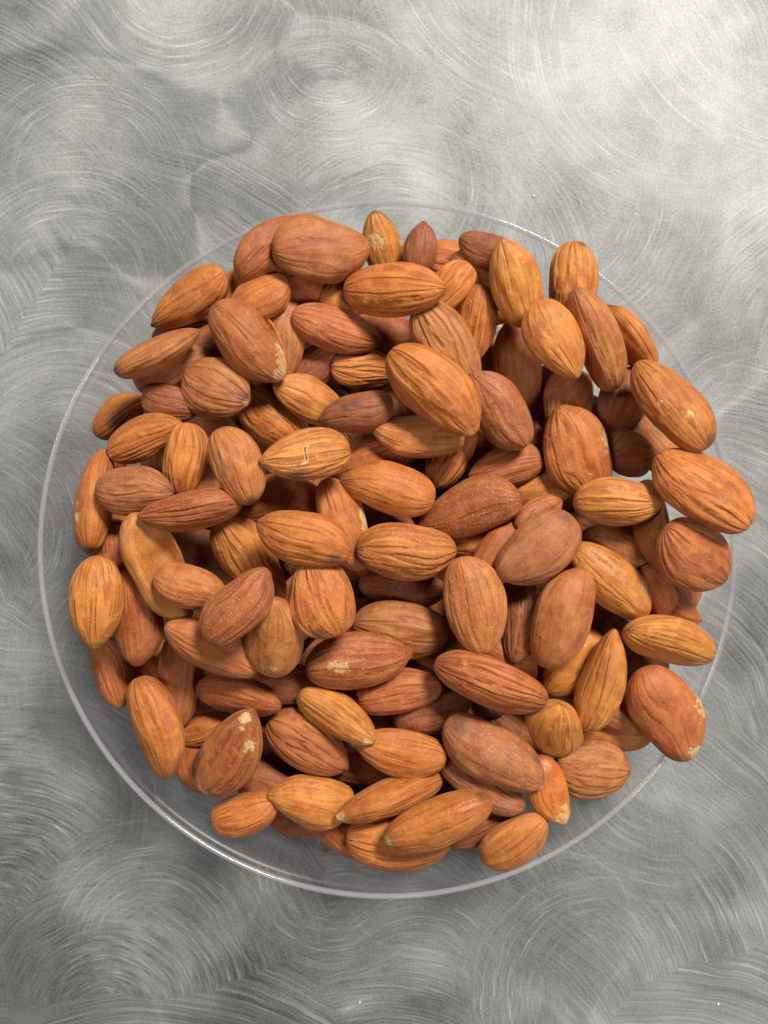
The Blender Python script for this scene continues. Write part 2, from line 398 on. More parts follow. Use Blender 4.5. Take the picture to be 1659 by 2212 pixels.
# centre, half axes, (heading, pitch, roll), tone, vein strength, label, marks
ROWS = [
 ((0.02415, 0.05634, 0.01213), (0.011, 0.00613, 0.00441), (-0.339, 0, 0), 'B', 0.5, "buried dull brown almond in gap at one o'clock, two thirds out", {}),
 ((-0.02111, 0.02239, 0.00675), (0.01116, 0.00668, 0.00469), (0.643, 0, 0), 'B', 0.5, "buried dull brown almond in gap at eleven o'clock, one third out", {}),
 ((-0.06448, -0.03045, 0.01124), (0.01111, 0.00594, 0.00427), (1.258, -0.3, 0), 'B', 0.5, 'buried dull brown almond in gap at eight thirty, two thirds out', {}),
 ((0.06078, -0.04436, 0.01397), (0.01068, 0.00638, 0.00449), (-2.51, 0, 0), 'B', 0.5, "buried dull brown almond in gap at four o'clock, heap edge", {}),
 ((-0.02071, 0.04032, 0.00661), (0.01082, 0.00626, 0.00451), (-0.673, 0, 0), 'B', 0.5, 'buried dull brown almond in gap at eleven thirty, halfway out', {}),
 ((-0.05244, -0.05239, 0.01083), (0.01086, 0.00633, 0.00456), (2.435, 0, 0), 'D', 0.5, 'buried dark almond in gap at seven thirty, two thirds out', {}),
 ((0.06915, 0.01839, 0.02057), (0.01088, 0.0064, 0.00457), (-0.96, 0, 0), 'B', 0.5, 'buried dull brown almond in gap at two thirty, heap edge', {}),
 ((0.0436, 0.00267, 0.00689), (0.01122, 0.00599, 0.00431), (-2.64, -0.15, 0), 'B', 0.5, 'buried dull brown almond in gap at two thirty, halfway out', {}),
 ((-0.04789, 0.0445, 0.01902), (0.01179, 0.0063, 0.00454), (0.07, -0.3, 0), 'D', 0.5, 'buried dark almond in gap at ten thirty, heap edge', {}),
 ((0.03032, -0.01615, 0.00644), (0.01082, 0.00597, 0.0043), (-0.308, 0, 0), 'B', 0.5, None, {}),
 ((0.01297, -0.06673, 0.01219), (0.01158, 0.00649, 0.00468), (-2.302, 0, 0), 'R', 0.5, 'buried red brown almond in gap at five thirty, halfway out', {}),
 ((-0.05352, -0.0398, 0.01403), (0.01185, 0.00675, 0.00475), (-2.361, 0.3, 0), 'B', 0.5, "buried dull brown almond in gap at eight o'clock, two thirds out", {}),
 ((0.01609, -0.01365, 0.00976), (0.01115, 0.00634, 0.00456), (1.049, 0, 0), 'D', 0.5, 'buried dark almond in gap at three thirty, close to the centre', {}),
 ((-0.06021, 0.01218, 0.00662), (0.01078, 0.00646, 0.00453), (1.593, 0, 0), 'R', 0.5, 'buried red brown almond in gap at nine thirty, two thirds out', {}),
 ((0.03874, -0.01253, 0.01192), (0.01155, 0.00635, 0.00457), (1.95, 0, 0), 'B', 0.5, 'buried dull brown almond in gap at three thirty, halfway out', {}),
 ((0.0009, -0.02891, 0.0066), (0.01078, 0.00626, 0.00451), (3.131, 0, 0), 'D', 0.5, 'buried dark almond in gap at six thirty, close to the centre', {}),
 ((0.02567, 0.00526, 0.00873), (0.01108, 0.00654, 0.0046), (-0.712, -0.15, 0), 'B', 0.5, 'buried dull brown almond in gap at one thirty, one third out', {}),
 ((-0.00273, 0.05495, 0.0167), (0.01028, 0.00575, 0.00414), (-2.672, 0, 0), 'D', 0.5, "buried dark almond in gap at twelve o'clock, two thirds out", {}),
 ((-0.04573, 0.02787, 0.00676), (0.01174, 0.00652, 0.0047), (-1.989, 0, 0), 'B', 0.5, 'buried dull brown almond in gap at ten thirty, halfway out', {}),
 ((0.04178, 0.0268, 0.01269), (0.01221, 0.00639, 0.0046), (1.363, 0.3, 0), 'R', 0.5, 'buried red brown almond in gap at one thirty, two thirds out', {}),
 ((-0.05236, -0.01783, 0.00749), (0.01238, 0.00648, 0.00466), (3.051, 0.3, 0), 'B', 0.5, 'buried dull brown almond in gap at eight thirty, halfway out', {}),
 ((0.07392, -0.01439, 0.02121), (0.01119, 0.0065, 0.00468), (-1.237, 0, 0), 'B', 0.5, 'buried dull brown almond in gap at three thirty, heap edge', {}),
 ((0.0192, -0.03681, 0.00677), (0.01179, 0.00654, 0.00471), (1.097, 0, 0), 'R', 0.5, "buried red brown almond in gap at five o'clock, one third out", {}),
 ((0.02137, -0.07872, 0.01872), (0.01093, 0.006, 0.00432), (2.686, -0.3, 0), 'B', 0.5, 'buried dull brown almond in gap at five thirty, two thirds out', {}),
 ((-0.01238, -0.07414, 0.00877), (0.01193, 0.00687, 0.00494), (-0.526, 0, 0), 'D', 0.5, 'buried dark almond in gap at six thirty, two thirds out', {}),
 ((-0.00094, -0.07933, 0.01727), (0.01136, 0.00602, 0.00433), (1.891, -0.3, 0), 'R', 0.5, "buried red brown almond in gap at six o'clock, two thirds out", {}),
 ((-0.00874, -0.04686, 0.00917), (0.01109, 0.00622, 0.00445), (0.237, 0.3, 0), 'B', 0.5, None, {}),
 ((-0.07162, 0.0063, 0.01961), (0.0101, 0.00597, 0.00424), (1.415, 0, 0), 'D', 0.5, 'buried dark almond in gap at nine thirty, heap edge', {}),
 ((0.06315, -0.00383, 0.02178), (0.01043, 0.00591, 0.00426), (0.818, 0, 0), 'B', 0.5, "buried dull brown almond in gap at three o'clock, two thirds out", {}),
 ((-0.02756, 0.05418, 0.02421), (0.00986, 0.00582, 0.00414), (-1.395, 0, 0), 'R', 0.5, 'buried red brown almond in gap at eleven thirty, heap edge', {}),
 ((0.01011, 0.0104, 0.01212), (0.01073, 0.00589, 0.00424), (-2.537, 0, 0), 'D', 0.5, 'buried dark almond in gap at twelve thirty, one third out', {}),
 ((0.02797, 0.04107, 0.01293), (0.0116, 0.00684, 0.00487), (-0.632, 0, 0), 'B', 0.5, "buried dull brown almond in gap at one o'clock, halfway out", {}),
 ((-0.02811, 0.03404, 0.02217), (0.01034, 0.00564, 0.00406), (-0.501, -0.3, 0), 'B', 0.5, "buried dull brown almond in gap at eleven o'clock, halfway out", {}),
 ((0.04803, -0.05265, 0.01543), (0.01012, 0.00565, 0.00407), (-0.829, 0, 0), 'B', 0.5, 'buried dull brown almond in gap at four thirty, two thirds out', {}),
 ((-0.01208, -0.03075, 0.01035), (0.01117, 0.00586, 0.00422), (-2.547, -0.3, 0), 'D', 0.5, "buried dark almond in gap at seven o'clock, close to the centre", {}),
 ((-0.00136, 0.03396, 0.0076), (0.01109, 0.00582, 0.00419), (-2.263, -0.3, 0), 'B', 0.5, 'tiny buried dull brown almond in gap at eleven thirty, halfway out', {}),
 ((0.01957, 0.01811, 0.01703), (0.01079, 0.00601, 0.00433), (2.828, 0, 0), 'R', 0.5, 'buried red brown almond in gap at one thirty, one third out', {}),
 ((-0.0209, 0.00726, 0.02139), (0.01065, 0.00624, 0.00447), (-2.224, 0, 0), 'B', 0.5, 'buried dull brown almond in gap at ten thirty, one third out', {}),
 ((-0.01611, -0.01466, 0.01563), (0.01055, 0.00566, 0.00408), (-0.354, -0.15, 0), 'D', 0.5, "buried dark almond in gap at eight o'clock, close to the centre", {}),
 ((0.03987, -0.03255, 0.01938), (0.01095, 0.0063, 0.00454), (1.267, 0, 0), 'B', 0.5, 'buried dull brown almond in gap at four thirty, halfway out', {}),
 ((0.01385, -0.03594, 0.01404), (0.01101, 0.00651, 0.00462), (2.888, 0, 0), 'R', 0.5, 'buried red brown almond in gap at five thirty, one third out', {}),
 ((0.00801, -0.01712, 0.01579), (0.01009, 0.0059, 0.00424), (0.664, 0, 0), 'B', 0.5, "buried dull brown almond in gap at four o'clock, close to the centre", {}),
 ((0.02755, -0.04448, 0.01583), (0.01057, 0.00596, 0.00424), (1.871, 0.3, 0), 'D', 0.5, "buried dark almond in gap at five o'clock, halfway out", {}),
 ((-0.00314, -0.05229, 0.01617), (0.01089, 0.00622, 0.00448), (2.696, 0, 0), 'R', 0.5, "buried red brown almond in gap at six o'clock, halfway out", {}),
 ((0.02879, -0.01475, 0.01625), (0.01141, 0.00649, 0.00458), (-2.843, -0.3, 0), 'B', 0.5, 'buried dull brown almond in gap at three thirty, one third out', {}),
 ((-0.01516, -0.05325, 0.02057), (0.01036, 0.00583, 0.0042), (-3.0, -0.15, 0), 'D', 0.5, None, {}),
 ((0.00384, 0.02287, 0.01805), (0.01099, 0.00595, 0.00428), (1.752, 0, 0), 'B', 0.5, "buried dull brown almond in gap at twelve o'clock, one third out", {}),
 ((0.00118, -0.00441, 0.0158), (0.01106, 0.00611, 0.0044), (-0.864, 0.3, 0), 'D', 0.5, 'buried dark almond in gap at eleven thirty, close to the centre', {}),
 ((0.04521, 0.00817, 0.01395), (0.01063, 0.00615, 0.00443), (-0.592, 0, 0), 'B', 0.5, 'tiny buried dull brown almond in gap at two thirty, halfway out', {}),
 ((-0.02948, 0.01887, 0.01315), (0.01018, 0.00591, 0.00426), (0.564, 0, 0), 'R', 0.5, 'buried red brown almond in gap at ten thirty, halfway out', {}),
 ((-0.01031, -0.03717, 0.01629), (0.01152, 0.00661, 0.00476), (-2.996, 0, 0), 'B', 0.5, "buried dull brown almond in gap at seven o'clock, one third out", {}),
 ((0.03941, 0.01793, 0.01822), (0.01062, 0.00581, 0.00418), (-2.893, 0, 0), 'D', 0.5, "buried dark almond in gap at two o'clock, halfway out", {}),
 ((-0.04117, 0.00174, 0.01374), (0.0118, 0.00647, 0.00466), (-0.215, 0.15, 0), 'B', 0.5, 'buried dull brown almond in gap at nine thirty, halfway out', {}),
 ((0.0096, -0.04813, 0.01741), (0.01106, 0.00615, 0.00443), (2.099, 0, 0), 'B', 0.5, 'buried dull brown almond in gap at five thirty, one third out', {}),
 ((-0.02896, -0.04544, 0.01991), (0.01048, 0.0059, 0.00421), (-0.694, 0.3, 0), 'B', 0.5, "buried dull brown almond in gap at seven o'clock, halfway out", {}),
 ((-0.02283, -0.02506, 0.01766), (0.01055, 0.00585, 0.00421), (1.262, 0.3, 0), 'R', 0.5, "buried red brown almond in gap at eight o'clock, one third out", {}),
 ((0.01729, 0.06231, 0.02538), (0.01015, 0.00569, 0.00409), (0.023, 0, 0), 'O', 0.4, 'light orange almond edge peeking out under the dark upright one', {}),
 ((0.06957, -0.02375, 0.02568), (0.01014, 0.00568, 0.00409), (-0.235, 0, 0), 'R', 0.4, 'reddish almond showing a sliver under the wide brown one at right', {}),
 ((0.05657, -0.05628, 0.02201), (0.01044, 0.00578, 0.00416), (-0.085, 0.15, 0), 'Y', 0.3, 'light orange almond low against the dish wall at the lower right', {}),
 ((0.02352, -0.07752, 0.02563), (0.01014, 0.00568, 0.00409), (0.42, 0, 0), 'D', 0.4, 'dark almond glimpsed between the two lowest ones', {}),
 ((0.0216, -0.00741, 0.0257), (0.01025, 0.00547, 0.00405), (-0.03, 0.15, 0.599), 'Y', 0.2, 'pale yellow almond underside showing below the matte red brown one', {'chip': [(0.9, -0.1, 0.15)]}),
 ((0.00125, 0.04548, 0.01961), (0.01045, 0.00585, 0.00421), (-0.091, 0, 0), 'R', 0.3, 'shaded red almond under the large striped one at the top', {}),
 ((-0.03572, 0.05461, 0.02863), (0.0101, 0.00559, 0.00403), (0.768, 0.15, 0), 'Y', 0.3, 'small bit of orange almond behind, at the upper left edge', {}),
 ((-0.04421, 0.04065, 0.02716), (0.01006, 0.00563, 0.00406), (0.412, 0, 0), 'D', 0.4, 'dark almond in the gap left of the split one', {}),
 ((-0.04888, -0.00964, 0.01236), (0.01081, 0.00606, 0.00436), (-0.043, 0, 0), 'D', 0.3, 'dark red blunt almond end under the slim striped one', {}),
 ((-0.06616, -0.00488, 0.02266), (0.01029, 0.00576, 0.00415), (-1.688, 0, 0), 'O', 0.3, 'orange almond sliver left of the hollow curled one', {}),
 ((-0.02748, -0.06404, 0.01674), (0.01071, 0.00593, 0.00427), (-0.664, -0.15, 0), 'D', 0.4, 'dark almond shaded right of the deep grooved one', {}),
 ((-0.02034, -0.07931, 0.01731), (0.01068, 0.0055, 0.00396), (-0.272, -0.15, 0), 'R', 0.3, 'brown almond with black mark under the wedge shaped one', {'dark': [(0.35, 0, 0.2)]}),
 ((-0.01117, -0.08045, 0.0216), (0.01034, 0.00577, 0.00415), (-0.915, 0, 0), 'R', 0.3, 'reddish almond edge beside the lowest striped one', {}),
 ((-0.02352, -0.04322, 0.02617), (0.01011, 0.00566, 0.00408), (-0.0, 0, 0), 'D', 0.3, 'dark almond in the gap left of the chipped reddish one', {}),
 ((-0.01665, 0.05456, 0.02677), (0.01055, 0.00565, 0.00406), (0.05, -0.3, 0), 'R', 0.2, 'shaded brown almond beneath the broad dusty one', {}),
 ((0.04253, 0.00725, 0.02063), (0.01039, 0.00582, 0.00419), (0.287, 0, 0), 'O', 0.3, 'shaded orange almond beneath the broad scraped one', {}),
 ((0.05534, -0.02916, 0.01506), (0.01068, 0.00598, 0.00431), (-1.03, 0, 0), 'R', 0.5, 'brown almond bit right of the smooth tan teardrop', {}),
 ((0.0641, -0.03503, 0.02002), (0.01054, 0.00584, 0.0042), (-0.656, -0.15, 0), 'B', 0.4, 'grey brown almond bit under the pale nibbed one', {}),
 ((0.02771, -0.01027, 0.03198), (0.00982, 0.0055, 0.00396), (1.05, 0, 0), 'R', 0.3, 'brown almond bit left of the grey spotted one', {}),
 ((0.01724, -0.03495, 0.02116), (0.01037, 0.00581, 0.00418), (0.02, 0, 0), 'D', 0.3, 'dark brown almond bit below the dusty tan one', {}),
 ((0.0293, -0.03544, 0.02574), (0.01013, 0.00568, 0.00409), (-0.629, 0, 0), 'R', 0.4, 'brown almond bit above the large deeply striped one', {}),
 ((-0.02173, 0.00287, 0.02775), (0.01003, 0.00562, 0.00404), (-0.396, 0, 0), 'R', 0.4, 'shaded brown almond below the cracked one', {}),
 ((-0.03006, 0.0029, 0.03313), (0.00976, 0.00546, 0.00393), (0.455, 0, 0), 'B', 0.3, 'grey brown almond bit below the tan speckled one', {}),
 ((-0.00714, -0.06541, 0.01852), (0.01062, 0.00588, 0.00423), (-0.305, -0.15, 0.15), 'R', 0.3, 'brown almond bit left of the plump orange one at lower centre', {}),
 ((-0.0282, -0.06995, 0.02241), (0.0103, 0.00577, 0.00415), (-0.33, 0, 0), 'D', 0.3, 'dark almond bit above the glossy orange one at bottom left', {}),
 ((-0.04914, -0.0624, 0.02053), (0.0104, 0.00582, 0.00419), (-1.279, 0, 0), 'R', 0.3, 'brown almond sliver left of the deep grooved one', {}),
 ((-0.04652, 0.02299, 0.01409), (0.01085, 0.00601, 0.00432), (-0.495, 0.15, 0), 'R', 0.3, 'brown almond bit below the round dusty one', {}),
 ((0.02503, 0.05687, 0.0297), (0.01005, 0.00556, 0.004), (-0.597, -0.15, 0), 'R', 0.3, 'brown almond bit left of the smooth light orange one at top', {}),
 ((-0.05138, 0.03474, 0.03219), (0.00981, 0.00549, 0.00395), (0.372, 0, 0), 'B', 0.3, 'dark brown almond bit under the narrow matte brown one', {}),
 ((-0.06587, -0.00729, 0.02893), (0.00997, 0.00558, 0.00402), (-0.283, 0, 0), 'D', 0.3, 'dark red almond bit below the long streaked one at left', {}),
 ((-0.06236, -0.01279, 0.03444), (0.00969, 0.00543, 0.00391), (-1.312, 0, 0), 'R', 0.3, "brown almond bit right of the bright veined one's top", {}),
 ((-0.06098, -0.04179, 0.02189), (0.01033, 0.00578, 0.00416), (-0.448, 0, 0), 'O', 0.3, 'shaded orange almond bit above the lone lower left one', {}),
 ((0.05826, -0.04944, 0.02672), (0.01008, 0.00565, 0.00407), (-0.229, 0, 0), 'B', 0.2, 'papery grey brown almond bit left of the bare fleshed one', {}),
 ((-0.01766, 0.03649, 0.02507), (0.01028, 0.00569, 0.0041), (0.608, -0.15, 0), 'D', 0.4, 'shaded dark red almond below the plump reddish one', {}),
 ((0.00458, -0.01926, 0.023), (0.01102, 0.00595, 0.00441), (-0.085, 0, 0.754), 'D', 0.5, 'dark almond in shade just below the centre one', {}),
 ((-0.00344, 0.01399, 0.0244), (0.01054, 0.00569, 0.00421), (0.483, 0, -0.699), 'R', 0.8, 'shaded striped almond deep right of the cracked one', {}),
 ((-0.01031, 0.0537, 0.03009), (0.0064, 0.00419, 0.00269), (0.691, 0, 0), 'O', 0.3, 'orange almond sliver left of the large striped top one', {}),
 ((0.06079, 0.02844, 0.02408), (0.00837, 0.00654, 0.00351), (-1.912, 0, 0), 'D', 0.3, 'dark red almond with a crease, deep by the right rim', {'seam': 1}),
 ((0.01204, -0.05043, 0.02395), (0.01016, 0.00561, 0.00404), (0.322, 0, 0), 'D', 0.3, 'dark smooth almond deep below the big red brown striped one', {}),
 ((-0.06751, -0.0393, 0.0273), (0.00896, 0.00506, 0.00364), (-1.176, 0, 0), 'R', 0.4, 'red brown almond low by the left rim, below the bright veined one', {}),
 ((-0.04531, -0.05477, 0.0241), (0.0068, 0.00409, 0.00286), (0.406, 0, 0), 'O', 0.6, 'small orange almond squeezed beside the deep grooved one', {}),
 ((-0.06732, 0.02464, 0.02217), (0.00814, 0.0046, 0.00331), (0.636, 0, 0), 'O', 0.3, 'orange and purple almond, shade painted on its right, outermost at the nine thirty rim', {'dark': [(0.45, 0.6, 0.25)], 'gloss': 0.7}),  # dark mark is the neighbour's shadow painted on the skin
 ((-0.02676, 0.06327, 0.03435), (0.01118, 0.00597, 0.00442), (0.764, -0.15, 0.704), 'R', 0.5, 'red brown almond leaning at top left with white nick on its upper tip', {'chip': [(0.93, -0.4, 0.07)]}),
 ((0.06129, 0.04347, 0.02661), (0.00962, 0.00519, 0.00362), (2.229, 0, -1.247), 'Y', 0.2, 'pale orange almond turned on its edge behind the long tan one', {}),
 ((0.06222, 0.01481, 0.02434), (0.00608, 0.00618, 0.00256), (0.212, 0, 0), 'D', 0.4, 'dark plum coloured almond between three orange ones at the right', {}),
 ((0.06652, -0.01936, 0.03019), (0.00667, 0.00453, 0.0028), (1.936, 0, 0), 'R', 0.3, 'reddish almond half hidden right of the yellow orange one', {}),
 ((0.05171, -0.06406, 0.02643), (0.00946, 0.00779, 0.00397), (-0.11, 0, 0), 'B', 0.8, 'brown striped almond with puckered end at the lower right edge', {'dark': [(0.97, 0, 0.06)]}),
 ((0.02438, -0.06687, 0.02765), (0.01168, 0.00624, 0.00462), (-0.508, 0.15, -0.775), 'D', 0.5, 'dark almond shaded beneath the dusty bruised one', {}),
 ((0.03409, -0.02695, 0.02854), (0.01042, 0.00548, 0.00395), (-1.732, 0.3, 0), 'D', 0.8, 'dark ridged almond hanging tip down beside the dusty tan one', {}),
 ((-0.01005, -0.00281, 0.03183), (0.0117, 0.00632, 0.00468), (-1.197, 0, -0.751), 'O', 0.5, 'orange almond with pale scraped right edge, partly under the centre one', {'chip': [(0.5, -0.55, 0.11), (0.65, -0.45, 0.09)]}),
 ((0.01684, 0.01467, 0.02312), (0.00967, 0.0054, 0.00389), (-2.149, 0, 0), 'O', 0.9, 'striped orange almond hanging down behind the smooth tan one', {}),
 ((0.02232, 0.04583, 0.03054), (0.00947, 0.00509, 0.00366), (-1.684, -0.3, 0), 'O', 0.8, 'striped almond with dark upper end between big ones at upper right', {'dark': [(0.04, -0.4, 0.14)]}),
 ((-0.02787, 0.02311, 0.02523), (0.01039, 0.0065, 0.00437), (-0.75, 0, 0), 'O', 0.9, 'light striped almond under the round dusty one', {}),
 ((-0.05133, 0.02592, 0.03445), (0.00687, 0.00498, 0.00289), (-0.363, 0, 0), 'D', 0.4, 'dark red rounded almond left of the round dusty one', {}),
 ((-0.03245, -0.01121, 0.03412), (0.01215, 0.00688, 0.00488), (-0.948, -0.3, 0), 'O', 0.8, 'orange striped almond shaded between hollow one and centre', {}),
 ((-0.05062, -0.04168, 0.02638), (0.01212, 0.00655, 0.00485), (-1.58, 0, -0.915), 'R', 0.4, 'upright brown almond at lower left, shaded', {}),
 ((-0.03439, -0.07487, 0.02743), (0.0088, 0.00551, 0.0037), (0.264, 0, 0), 'O', 0.6, 'glossy orange almond alone at the bottom left of the heap', {'gloss': 1}),
 ((-0.02439, 0.04193, 0.03029), (0.01025, 0.00577, 0.00416), (-1.726, 0, 0), 'B', 0.3, 'shaded brown almond behind the split one and plump reddish one', {}),
 ((-0.00035, 0.06706, 0.02417), (0.00839, 0.00496, 0.00337), (1.92, 0.3, 0), 'Y', 0.35, 'olive yellow almond with torn skin and pale flesh at its pointed top', {'chip': [(0.6, -0.3, 0.15), (0.45, 1.3, 0.06)], 'gloss': 1}),
 ((0.03726, -6e-05, 0.0322), (0.00696, 0.00359, 0.00258), (0.501, -0.3, 0), 'R', 0.4, 'small reddish almond with dark blotches behind the purple brown one', {'dark': [(0.5, 0.3, 0.2)]}),
 ((0.00923, 0.06487, 0.02904), (0.00634, 0.00421, 0.00266), (1.49, 0, 0), 'D', 0.2, 'small upright dark red almond with a seam, right of the torn yellow one', {'seam': 1}),
 ((0.05713, -0.00874, 0.02704), (0.00919, 0.00529, 0.00381), (2.756, 0, 0), 'B', 0.4, 'dull dark brown almond wedged below the light striped one', {}),
 ((0.03409, 0.0364, 0.02101), (0.01189, 0.00747, 0.00477), (1.813, 0.3, 0.3), 'R', 0.6, 'tan brown almond, tip up, behind the egg shaped one', {}),
 ((-0.02925, 0.05079, 0.03547), (0.0077, 0.00529, 0.00323), (-2.55, 0, 0), 'O', 0.4, 'orange brown almond behind the split one at upper left', {}),
 ((-0.05806, -0.02428, 0.03848), (0.01142, 0.00623, 0.00449), (-1.513, -0.15, 0), 'R', 0.3, 'brown almond, tip down, right of the bright veined one', {}),
 ((0.04726, 0.02847, 0.02047), (0.00957, 0.00666, 0.00384), (-2.043, 0.3, 0), 'B', 0.9, 'greyish brown striped almond under the long tan one', {}),
 ((-0.0047, 0.03582, 0.02556), (0.00887, 0.0051, 0.00356), (-0.041, -0.3, 0), 'Y', 0.8, 'bright yellow striped almond partly covered, upper middle', {}),
 ((-0.0354, -0.04494, 0.03075), (0.01089, 0.00581, 0.00431), (-0.169, 0.15, 0.733), 'R', 0.5, 'brown almond with grey left end at the lower left', {'dark': [(0.06, -0.13, 0.14)]}),
 ((0.01619, 0.05441, 0.03358), (0.00709, 0.0049, 0.00298), (-2.312, 0, 0), 'O', 0.9, 'pale striped almond tucked behind the big striped one at the top', {}),
 ((-0.06863, 0.00264, 0.03578), (0.01244, 0.00642, 0.0046), (1.548, -0.3, -1.226), 'O', 0.4, "long orange almond with yellow streak, tip up at the nine o'clock rim", {'chip': [(0.3, 0.68, 0.06), (0.42, 0.73, 0.05)]}),
 ((0.03094, 0.01135, 0.02373), (0.00962, 0.00562, 0.00404), (-2.908, 0, 0), 'R', 0.5, 'brown orange almond under the purple brown one, right of centre', {}),
 ((0.0647, -0.00324, 0.03275), (0.0112, 0.00605, 0.00372), (-1.415, 0, 1.312), 'B', 0.2, 'narrow grey brown almond on edge with a seam, tip down at the right', {'seam': 1}),
 ((0.04762, -0.03821, 0.02396), (0.01028, 0.00631, 0.00432), (-2.276, 0, 0), 'Y', 0.3, 'yellow almond with round black spot below the tan teardrop', {'dark': [(0.52, -0.3, 0.12)], 'chip': [(0.16, -0.7, 0.11)], 'gloss': 1}),
 ((-0.01783, -0.07142, 0.02776), (0.01058, 0.00653, 0.00439), (3.065, 0.15, 0), 'Y', 0.3, 'wedge shaped yellowish almond with pale lower edge, bottom left', {}),
 ((-0.05684, 0.01779, 0.03604), (0.00974, 0.00494, 0.00356), (0.423, 0.15, 0), 'O', 0.8, 'striped orange almond with raised edge near the left rim', {'chip': [(0.03, 0, 0.06)]}),
 ((0.07256, -0.0104, 0.03854), (0.01072, 0.00813, 0.0043), (-0.688, -0.3, 0), 'R', 0.7, "wide brown almond with a bright orange patch at the three o'clock rim", {'tp': 0.46, 'dark': [(0.98, 0, 0.05)]}),
 ((0.03207, -0.08032, 0.03037), (0.0097, 0.00667, 0.00403), (0.66, 0.15, 0.3), 'Y', 0.5, 'light orange almond lowest at the right of the bottom edge', {}),
 ((0.00322, -0.08233, 0.02717), (0.01276, 0.00678, 0.00488), (-0.09, 0, 0), 'O', 0.8, 'striped orange almond lying lowest at the bottom of the heap', {}),
 ((-0.05186, -0.01278, 0.04329), (0.01378, 0.00697, 0.00502), (-1.148, 0, 0), 'H', 0.0, 'hollow curled almond with sunken smooth face and ridge, left', {'hollow': 1, 'gloss': 0.3}),
 ((-0.0391, -0.03103, 0.04219), (0.01172, 0.00563, 0.00405), (2.604, 0.3, 0), 'R', 0.4, 'brown orange almond pointing upper left below the reddish orange one', {}),
 ((0.0254, 0.06219, 0.03462), (0.00812, 0.00432, 0.00311), (2.721, 0, 0), 'D', 0.3, 'dark red brown almond pointing left at the top right edge', {}),
 ((0.04596, 0.0558, 0.03047), (0.01005, 0.00611, 0.00417), (-1.662, -0.15, 0), 'Y', 0.8, 'orange almond standing up with dark smudge on top, by the upper right rim', {'dark': [(0.03, -0.5, 0.13)]}),
 ((0.05246, -0.04094, 0.03258), (0.01247, 0.00673, 0.00478), (1.256, 0, -1.233), 'Y', 0.5, 'slim yellow brown almond, tip up, lower right', {'gloss': 0.5}),
 ((0.00362, -0.04459, 0.02729), (0.01066, 0.00586, 0.00422), (0.195, 0, 0), 'R', 0.7, 'reddish striped almond under the chipped one, below centre', {}),
 ((0.00428, -0.02914, 0.02608), (0.01193, 0.00728, 0.00501), (3.025, 0, -0.15), 'B', 0.6, 'brown almond behind the reddish chipped one with grey right end', {'dark': [(0.06, 0.65, 0.13)]}),
 ((-0.01842, 0.02775, 0.02933), (0.00912, 0.00546, 0.00366), (2.739, 0.3, 0), 'Y', 0.4, 'shiny yellow orange almond pointing upper left, left of the blotched one', {'gloss': 0.6}),
 ((-0.04743, 0.05166, 0.03095), (0.01144, 0.00564, 0.00406), (-2.599, -0.3, 0), 'O', 0.6, "orange almond pointing lower left at the ten o'clock rim", {}),
 ((-0.05282, 0.03697, 0.03956), (0.0108, 0.00583, 0.0041), (0.444, 0, -1.241), 'B', 0.5, 'narrow matte brown almond with black left end, left upper edge', {'dark': [(0.02, 1.24, 0.13)]}),
 ((-0.0467, 0.01201, 0.03795), (0.00899, 0.00549, 0.00378), (-1.643, 0, 0), 'O', 0.8, 'upright striped orange almond left of the tan speckled one', {}),
 ((-0.05677, 0.00506, 0.04381), (0.0088, 0.00558, 0.00369), (-0.024, 0, 0), 'P', 0.8, 'purple brown striped almond at the left', {}),
 ((-0.05437, -0.05115, 0.0343), (0.01243, 0.00671, 0.00497), (-1.253, 0, 0.637), 'O', 0.5, 'smooth orange almond, tip down, alone at the lower left rim', {'gloss': 0.3}),
 ((-0.02483, -0.02831, 0.04357), (0.0107, 0.00728, 0.00449), (1.526, 0.44, 0), 'T', 0.4, 'tan orange almond with cream nick near its blunt bottom end', {'chip': [(0.2, 0.1, 0.05)]}),
 ((0.04141, -0.05308, 0.03113), (0.01011, 0.00687, 0.00425), (-1.555, -0.684, 0.3), 'Y', 0.8, 'stubby striped almond seen end on with dark underside, lower right', {'dark': [(0.95, -0.3, 0.2)]}),
 ((-0.06518, -0.02045, 0.04458), (0.01061, 0.00619, 0.00445), (-1.63, 0, 0), 'Y', 0.8, 'bright yellow orange veined almond at the left rim, tip down', {'gloss': 0.5}),
 ((-0.0185, -0.05738, 0.02796), (0.01176, 0.00676, 0.00487), (-0.596, -0.15, 0), 'R', 0.9, 'brown striped almond beneath the yellowish seamed one', {}),
 ((0.02048, 0.00067, 0.03192), (0.01305, 0.00673, 0.00485), (-2.905, -0.3, 0), 'R', 0.5, 'matte red brown almond with salt specks, right above the centre', {'salt': 1}),
 ((0.03987, -0.06756, 0.03095), (0.00837, 0.00508, 0.00348), (-1.223, 0.15, 0), 'O', 0.1, 'small glossy orange almond with bare cream lower end', {'chip': [(0.95, 0, 0.16), (0.8, -0.7, 0.08)], 'gloss': 1.5}),
 ((-0.01398, -0.01902, 0.04618), (0.00948, 0.00759, 0.00398), (1.941, 0, 0.3), 'O', 0.9, 'rounded bright orange striped almond below and left of centre', {'dark': [(0.12, -0.7, 0.1)], 'salt': 1}),
 ((0.06824, -0.0484, 0.0327), (0.0123, 0.00827, 0.00517), (-1.079, 0, 0), 'R', 0.15, 'smooth red brown almond with bare cream flesh on its lower right side', {'chip': [(0.93, -0.4, 0.1), (0.6, -1.5, 0.2), (0.42, -1.5, 0.12)], 'dark': [(0.34, 0, 0.035)]}),
